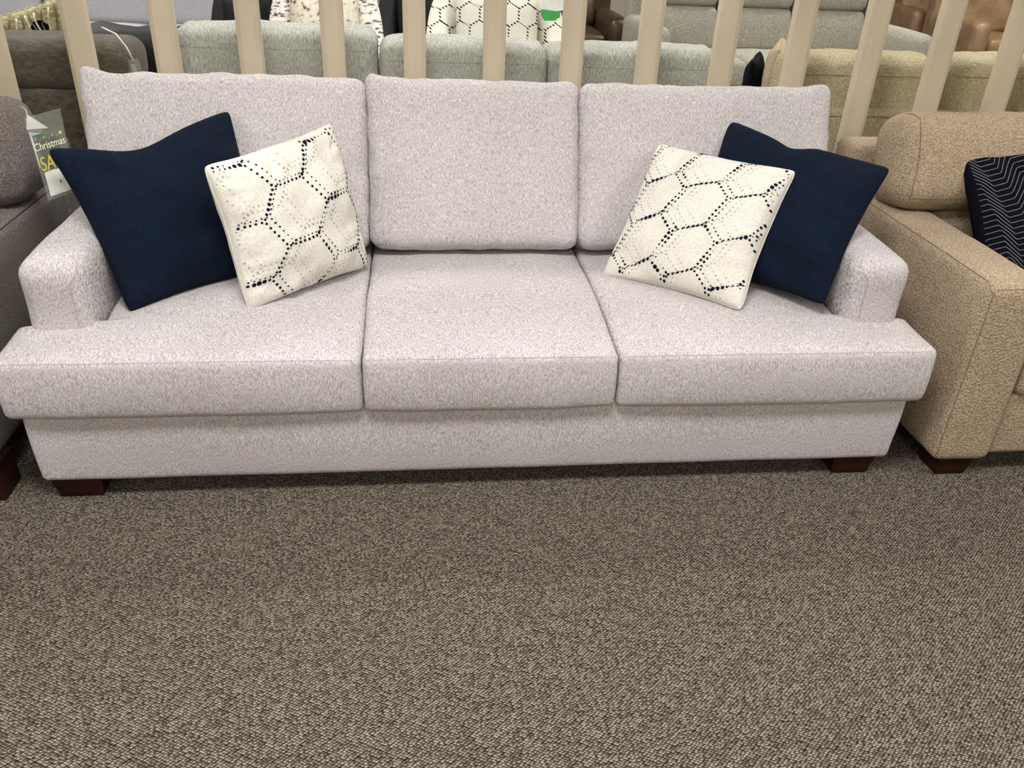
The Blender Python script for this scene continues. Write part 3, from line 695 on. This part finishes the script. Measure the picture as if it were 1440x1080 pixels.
def barrel(name, label, xc, yc, R, key, inner, zf=.62, zb=1.0, seed=0, pr=None):
    t = thing(name, label, 'armchair', (xc, yc, 0)); mb = MB(); N = 56; th = .13; ring = []
    A0, A1 = math.radians(-58), math.radians(238)
    secN = 14
    for i in range(N+1):
        a = A0+(A1-A0)*i/N; back = max(0, math.sin(a)); zt = zf+(zb-zf)*sst(-.35,.85,math.sin(a))
        zl = .06; row = []
        lean_ = .05*back
        for k in range(secN):       # closed section: outer face up, over the roll, inner face down
            if k < 4: rr, z = R-.02*(1-k/3), zl+(zt-.06-zl)*k/3
            elif k < 10: b_ = PI*(k-3)/7; rr, z = R-th/2+th/2*math.cos(b_), zt-.06+.06*math.sin(b_)
            else: rr, z = R-th, zt-.06-(zt-.06-zl)*(k-10+.5)/3.5
            rr += lean_*(z-zl)*.5-(.0 if back > .2 else 0)
            row.append((rr*math.cos(a), rr*math.sin(a), z))
        ring.append(row)
    vs = [p for r_ in ring for p in r_]
    fs = [(i*secN+k, i*secN+(k+1) % secN, (i+1)*secN+(k+1) % secN, (i+1)*secN+k) for i in range(N) for k in range(secN)]
    fs += [tuple(range(secN)), tuple(N*secN+k for k in reversed(range(secN)))]
    mb.add(vs, fs, key); mb.build('shell', t)
    off = Vector((xc,yc,0))
    part('seat_cushion', inner, xc-R+.15, xc+R-.15, yc-R+.02, yc+R-.2, .28, .48, r=.06, crown=(0,.02,.02), seed=seed, par=t, step=.05)
    part('back_cushion', inner, xc-R*.55, xc+R*.55, yc+R-.38, yc+R-.15, .47, zb-.07, r=.06, crown=(.01,.03,.02), seed=seed+1, par=t, step=.04)
    part('back_cushion', inner, xc-R*.60, xc+R*.60, yc+R-.20, yc+R-.08, .47, zb+.05, r=.05, crown=(.01,.02,.02), seed=seed+2, par=t, step=.04)
    mb = MB(); ring2 = [[(r_*math.cos(2*PI*q/24), r_*math.sin(2*PI*q/24), z) for q in range(24)] for r_, z in ((R*.7,0),(R*.7,.05),(R*.66,.07))]
    vs = [p for r_ in ring2 for p in r_]; mb.add(vs, [(i*24+q, i*24+(q+1) % 24, (i+1)*24+(q+1) % 24, (i+1)*24+q) for i in range(2) for q in range(24)]+[tuple(range(24))[::-1], tuple(48+q for q in range(24))], 'underside'); mb.build('swivel_base', t)
    return t
# hexagon cloth for the far chair: geometry-free dotted hex lines
def hex_mat():
    m, nt, b = new_mat('cream_hexagon_print')
    v = coords(nt, (1,1,1)); sp = nt.nodes.new('ShaderNodeSeparateXYZ'); nt.links.new(v.outputs[0], sp.inputs[0])
    def mth(op, a, c=None, d=None):
        n = nt.nodes.new('ShaderNodeMath'); n.operation = op
        for i, q in enumerate((a, c, d)):
            if q is None: continue
            if hasattr(q, 'default_value') or hasattr(q, 'is_output'): nt.links.new(q, n.inputs[i])
            else: n.inputs[i].default_value = q
        return n.outputs[0]
    k = .115
    # distance to hexagonal cell borders through two staggered rectangular grids
    px = mth('DIVIDE', mth('ADD', sp.outputs[0], 10.0), k); pz = mth('DIVIDE', mth('ADD', sp.outputs[2], mth('MULTIPLY', sp.outputs[1], .3)), k)
    S3 = 1.7320508
    def cell(ox, oy):
        ax = mth('SUBTRACT', mth('MODULO', mth('ADD', px, ox), 1.0), .5)
        ay = mth('SUBTRACT', mth('MODULO', mth('ADD', mth('ADD', pz, 20*S3), oy), S3), S3/2)
        return ax, ay
    a1, a2 = cell(0,0); b1, b2 = cell(.5, S3/2)
    d1 = mth('ADD', mth('MULTIPLY', a1, a1), mth('MULTIPLY', a2, a2)); d2 = mth('ADD', mth('MULTIPLY', b1, b1), mth('MULTIPLY', b2, b2))
    sel = mth('LESS_THAN', d1, d2)
    gx = mth('ADD', mth('MULTIPLY', a1, sel), mth('MULTIPLY', b1, mth('SUBTRACT', 1.0, sel)))
    gy = mth('ADD', mth('MULTIPLY', a2, sel), mth('MULTIPLY', b2, mth('SUBTRACT', 1.0, sel)))
    ax, ay = mth('ABSOLUTE', gx), mth('ABSOLUTE', gy)
    hd = mth('MAXIMUM', ax, mth('ADD', mth('MULTIPLY', ax, .5), mth('MULTIPLY', ay, .8660254)))
    edge = mth('GREATER_THAN', hd, .45)
    dots = mth('GREATER_THAN', mth('SINE', mth('MULTIPLY', mth('ADD', sp.outputs[2], mth('MULTIPLY', sp.outputs[0], .6)), 330)), -.1)
    msk = mth('MULTIPLY', edge, dots)
    r = ramp(nt, [(0, (216,214,202)), (1, (42,40,52))]); nt.links.new(msk, r.inputs['Fac']); nt.links.new(r.outputs[0], b.inputs['Base Color'])
    b.inputs['Roughness'].default_value = .95; b.inputs['Specular IOR Level'].default_value = .1
    return m
M['hexcloth'] = hex_mat()
barrel('swivel_chair', 'cream swivel chair with dotted hexagon print beyond the sage sofa', .305, 3.35, .43, 'hexcloth', 'hexcloth', seed=330, zb=1.06)
barrel('swivel_chair', 'white swivel chair with dark brushstroke print and floral cushions beyond the sage sofa', -.70, 3.35, .335, 'zebra', 'floral', seed=340, zb=1.06)
barrel('swivel_chair', 'black round-backed chair left of the brushstroke print chair', -1.19, 3.72, .24, 'blackleather', 'blackleather', seed=350, zb=1.0)
barrel('swivel_chair', 'black chair half hidden between the brushstroke print chair and the hexagon print chair', -.10, 4.2, .34, 'blackleather', 'blackleather', seed=360, zb=1.05)
facing('recliner', 'pale sage recliner beside the dark brown leather recliner', 'recliner', 1.62, 4.9, .30+.35, 'greyrec', 1, 1.05, seed=370, arm=.10, depth=.85) if False else None
t4 = thing('price_tag', 'white and green price tag on the right arm of the hexagon print chair', 'tag', (.585,3.2,.93))
mb = MB(); mb.prism([(-.05,-.01),(.09,.01),(.09,.10),(-.05,.10)], -.002, .002, 'white', 'y'); mb.build('card', t4, False)
mb = MB(); mb.prism([(-.055,-.02),(-.035,-.05),(.02,-.05),(.055,-.03),(.055,.0),(-.055,.01)], -.006, -.003, 'green', 'y'); mb.build('green_logo_panel', t4, False)

# ------------------------------------------------------------------ camera
cam = bpy.data.cameras.new('camera'); co = bpy.data.objects.new('camera', cam); COL.objects.link(co)
R3 = ((0.99386212, 0.10920534, 0.01767116), (-0.10333651, 0.85942906, 0.50070276), (0.03949231, -0.49945559, 0.86543889))
co.matrix_world = Matrix([[R3[i][0], R3[i][2], -R3[i][1], (-0.18444878, -1.88159167, 1.43554037)[i]] for i in range(3)]+[[0,0,0,1]])
cam.sensor_width = 36; cam.sensor_fit = 'HORIZONTAL'; cam.lens = 1162.829/1440*36; cam.clip_start = .05
S.camera = co
w = bpy.data.worlds.new('world'); S.world = w; w.use_nodes = True
w.node_tree.nodes['Background'].inputs[0].default_value = (1, .97, .93, 1); w.node_tree.nodes['Background'].inputs[1].default_value = .42
S.view_settings.view_transform = 'Standard'; S.view_settings.look = 'None'; S.view_settings.gamma = 1
S.view_settings.use_curve_mapping = False; S.view_settings.exposure = 0.0
